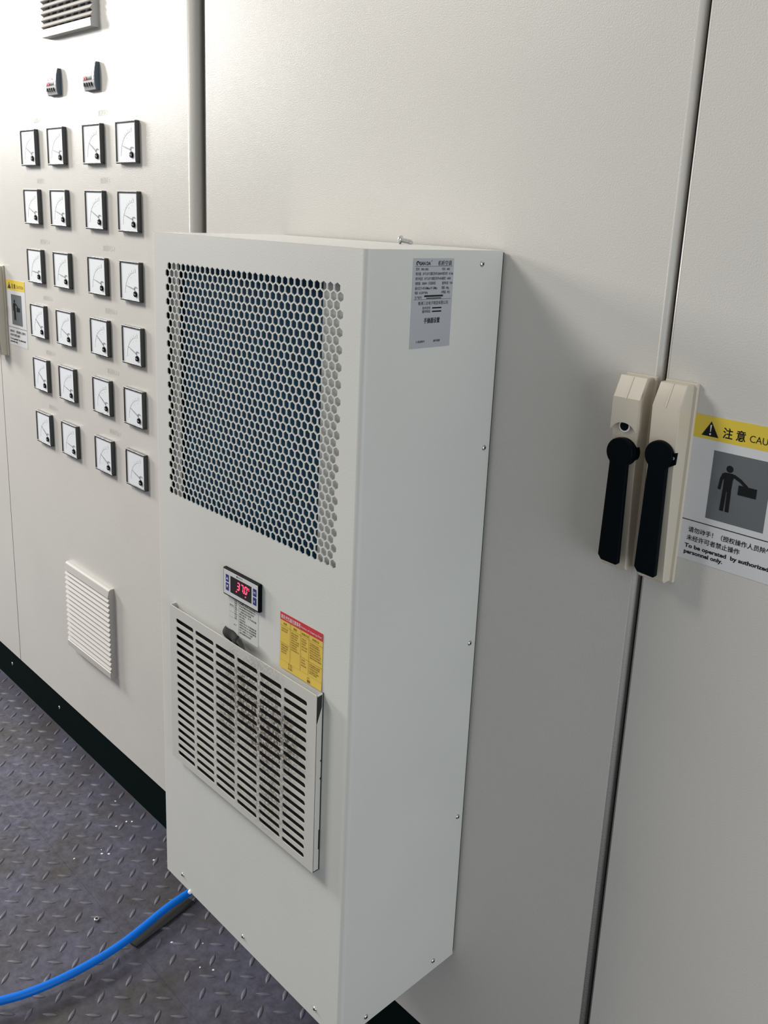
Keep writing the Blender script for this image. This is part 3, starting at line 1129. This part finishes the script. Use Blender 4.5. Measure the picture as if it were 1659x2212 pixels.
obj('handling_symbols', bm, M['brown_ink'], ys, 'dark packing symbols')

# rating plate on the side
bm = BM()
ly0, ly1, lz0, lz1 = -0.1462, -0.0850, -0.1003, -0.0085
box(bm, AW, AW + 0.0003, ly0, ly1, lz0, lz1)
rp = obj('rating_plate', bm, M['silver_paper'], ac, 'silver rating plate on the side')
X = AW + 0.0005
bm = BM()


def ts(s, f, z, h, w, b=0.2):
    text(bm, s, ly0 + 0.0612 * f, z, h, 0, width=w, bold=b, side=X)


disc_pts = arc(ly0 + 0.0068, -0.0136, 0.0018, -30, 250, 12)
for p, q in zip(disc_pts, disc_pts[1:]):
    d = Vector((q[0] - p[0], q[1] - p[1]))
    nn = Vector((-d.y, d.x)).normalized() * 0.0006
    bm.faces.new([bm.verts.new((X, a, b)) for a, b in ((p[0] + nn.x, p[1] + nn.y), (p[0] - nn.x, p[1] - nn.y), (q[0] - nn.x, q[1] - nn.y), (q[0] + nn.x, q[1] + nn.y))])
ts('SAN DA', .155, -0.0153, .0036, .0160, 2.2)
ts('®', .43, -0.0118, .0012, .0014)
ts('机柜空调', .60, -0.0155, .0042, .0205)
ts('型号：9001-0002', .07, -0.0206, .0024, .0185)
ts('代码：4002', .70, -0.0206, .0024, .0125)
ts('制冷量：35℃/35℃额定条件2000W', .07, -0.0253, .0026, .0395)
ts('制冷剂：R134a', .72, -0.0253, .0026, .0165)
ts('制冷电流：35℃/35℃额定条件4.0A', .07, -0.0302, .0026, .0395)
ts('噪音：60dB', .72, -0.0302, .0026, .0130)
ts('制热量：2000W（可选择项）', .07, -0.0350, .0026, .0300)
ts('加热电流：9.0A', .72, -0.0350, .0026, .0165)
ts('最大压力 HP3.00Mpa/LP1.20Mpa', .07, -0.0398, .0026, .0330)
ts('重量：60kg', .72, -0.0398, .0026, .0110)
ts('电源：AC220V*50Hz', .07, -0.0444, .0026, .0190)
ts('IP等级：IP55', .72, -0.0444, .0026, .0130)
ts('生产批号：', .07, -0.0492, .0024, .0110, 0)
ts('株洲三达电子制造有限公司', .16, -0.0555, .0032, .0450, 0)
ts('技术支持：', .27, -0.0600, .0024, .0125, .3)
ts('服务热线：', .27, -0.0636, .0024, .0125, .3)
ts('手操器设置', .32, -0.0742, .0046, .0240, 1.5)
ts('使用说明书', .15, -0.0945, .0020, .0130, .6)
ts('操作视频', .58, -0.0945, .0020, .0100, .6)
for a, b, z0, z1 in ((.05, .97, -.0167, -.0164), (.05, .97, -.0503, -.0500), (.30, .76, -.0476, -.0458), (.35, .72, -.0495, -.0486),
                     (.51, .74, -.0598, -.0584), (.51, .74, -.0634, -.0620)):
    bm.faces.new([bm.verts.new((X, ly0 + .0612 * p, q)) for p, q in ((a, z0), (b, z0), (b, z1), (a, z1))])
obj('lettering', bm, M['ink'], rp, 'black print on the rating plate')

# screws
for (y, z) in ((-0.0393, -0.0144), (-0.0138, -0.2244), (-0.0147, -0.4730), (-0.0141, -0.7206), (-0.0442, -0.9282), (-0.1658, -0.9332)):
    bolt('screw', AW, y, z, 0.0034, ac, 'x')
for (x, z) in ((0.0459, -0.9258), (0.1993, -0.9281), (0.3530, -0.9277)):
    bolt('screw', x, -AD, z, 0.0028, ac)
bm = BM()
bmesh.ops.create_uvsphere(bm, u_segments=12, v_segments=8, radius=0.0032, matrix=Matrix.Translation((0.0665, -AD - 0.001, -0.9425)))
obj('white_plug', bm, M['white_ink'], ac, 'small white plug at the lower edge', smooth=True)

# ================================================================== LOOSE SCREW lying on top
bm = BM()


def ring_solid(bm, prof, axis_from, direction, n=20):
    """surface of revolution: prof = (distance along, radius)"""
    d = Vector(direction).normalized()
    u = d.orthogonal().normalized()
    w = d.cross(u)
    prev = None
    for t, r in prof:
        c = Vector(axis_from) + d * t
        cur = [bm.verts.new(c + (u * math.cos(2 * math.pi * i / n) + w * math.sin(2 * math.pi * i / n)) * max(r, 1e-5)) for i in range(n)]
        if prev:
            for i in range(n):
                bm.faces.new((prev[i], prev[(i + 1) % n], cur[(i + 1) % n], cur[i]))
        else:
            bm.faces.new(cur)
        prev = cur
    bm.faces.new(prev)


S0 = Vector((0.2630, -0.030, 0.0052))
SD = Vector((0.0165, 0.004, -0.0024))
sc = thing('loose_screw', 'loose silver screw lying on top of the air conditioner', 'screw', (S0.x, S0.y, ZT))
ring_solid(bm, [(-0.0016, 0.0010), (-0.0012, 0.0028), (0.0002, 0.0052), (0.0012, 0.0053), (0.0030, 0.0030), (0.0034, 0.0022)], S0, SD)
obj('head', bm, M['chrome'], sc, smooth=True)
bm = BM()
prof = [(0.0030, 0.0019)]
for k in range(7):
    t = 0.0036 + k * 0.0018
    prof += [(t, 0.0016), (t + 0.0009, 0.0028)]
prof += [(0.0172, 0.0016), (0.0185, 0.0007)]
ring_solid(bm, prof, S0, SD)
obj('threaded_shank', bm, M['chrome'], sc)

# crumpled dark tape scrap tucked behind the cover
bm = BM()
prevr = None
NS = 12
for k in range(NS + 1):
    a = k / NS
    row = []
    for q in range(9):
        b = q / 8
        xx = 0.1625 + 0.0300 * b + 0.004 * a
        zz = -0.4790 - 0.0160 * a - 0.0035 * b
        yy = -AD - 0.0015 - 0.0062 * math.sin(math.pi * min(1, a * 1.1)) ** 0.7 - 0.0012 * math.sin(b * 9)
        row.append(bm.verts.new((xx, yy, zz)))
    if prevr:
        for q in range(8):
            bm.faces.new((prevr[q], prevr[q + 1], row[q + 1], row[q]))
    prevr = row
tp = obj('tape_scrap', bm, M['tape'], smooth=True)
md = tp.modifiers.new('s', 'SOLIDIFY'); md.thickness = 0.0008
tag(tp, 'dark grey curled tape scrap tucked behind the slotted cover', 'tape')

# ================================================================== ON THE FLOOR
path = [(-0.2000, 0.0000, 0.011), (-0.1830, -0.0450, 0.014), (-0.1780, -0.0680, 0.016), (-0.1690, -0.1250, 0.020), (-0.1425, -0.2110, 0.021), (-0.1430, -0.3080, 0.020),
        (-0.1540, -0.3720, 0.020), (-0.1690, -0.4090, 0.020), (-0.2100, -0.4900, 0.018), (-0.3000, -0.6400, 0.012)]
cu = bpy.data.curves.new('hose', 'CURVE')
cu.dimensions = '3D'
cu.bevel_depth = 0.0066
cu.bevel_resolution = 6
cu.resolution_u = 10
cu.use_fill_caps = True
sp_ = cu.splines.new('NURBS')
sp_.points.add(len(path) - 1)
for p, q in zip(sp_.points, path):
    p.co = (*q, 1)
sp_.use_endpoint_u = True
sp_.order_u = 4
co = bpy.data.objects.new('tmp', cu)
COL.objects.link(co)
dg = bpy.context.evaluated_depsgraph_get()
me = bpy.data.meshes.new_from_object(co.evaluated_get(dg))
bpy.data.objects.remove(co)
me.name = 'drain_hose'
ho = bpy.data.objects.new('drain_hose', me)
COL.objects.link(ho)
me.materials.clear()
me.materials.append(M['hose'])
for p in me.polygons:
    p.use_smooth = True
tag(ho, 'bright blue hose running across the floor from beneath the air conditioner', 'hose')

bm = BM()
prism(bm, [(-0.1830, -0.0640), (-0.1650, -0.0600), (-0.1425, -0.1900), (-0.1600, -0.1945)], 'z', FZ + 0.0012, FZ + 0.0032)
tag(obj('rubber_strip', bm, M['tape'], bevel=0.0005), 'flat dark grey rubber strip lying under the blue hose', 'strip')

bm = BM()
ring_solid(bm, [(0, 0.0050), (0.0042, 0.0050)], (-0.2443, -0.2118, FZ), (0, 0, 1), 6)
nu = obj('hex_nut', bm, M['chrome'], bevel=0.0005)
bm = BM()
ring_solid(bm, [(0.0030, 0.0024), (0.0044, 0.0024)], (-0.2443, -0.2118, FZ), (0, 0, 1), 16)
obj('bore', bm, M['ink'], nu)
tag(nu, 'small steel nut lying on the floor left of the blue hose', 'nut')

chips = [(-0.4518, -0.0663), (-0.4514, -0.0438), (-0.4440, -0.0353), (-0.4066, -0.1215), (-0.3863, -0.1162), (-0.3960, -0.1260), (-0.4181, -0.1724),
         (-0.5266, -0.0295), (-0.0755, -0.1002), (-0.0350, -0.1315), (-0.3140, -0.0592), (-0.1130, -0.1390), (-0.0160, -0.1180)]
proto = None
rnd = random.Random(5)
bm = BM()
prism(bm, [(-0.0022, -0.0010), (0.0004, -0.0016), (0.0024, -0.0004), (0.0012, 0.0014), (-0.0014, 0.0013)], 'z', FZ + 0.0, FZ + 0.0006)
for k, (x, y) in enumerate(chips):
    if proto is None:
        o = proto = obj('paint_chip', bm, M['chip'])
        tag(o, 'tiny white paint chip lying on the treadplate floor', 'paint chip', 'white paint chips on the floor')
    else:
        o = proto.copy()
        COL.objects.link(o)
    s = rnd.uniform(0.55, 1.15)
    o.location = (x, y, 0)
    o.scale = (s, s, 1)
    o.rotation_euler = (0, 0, rnd.uniform(0, 6))
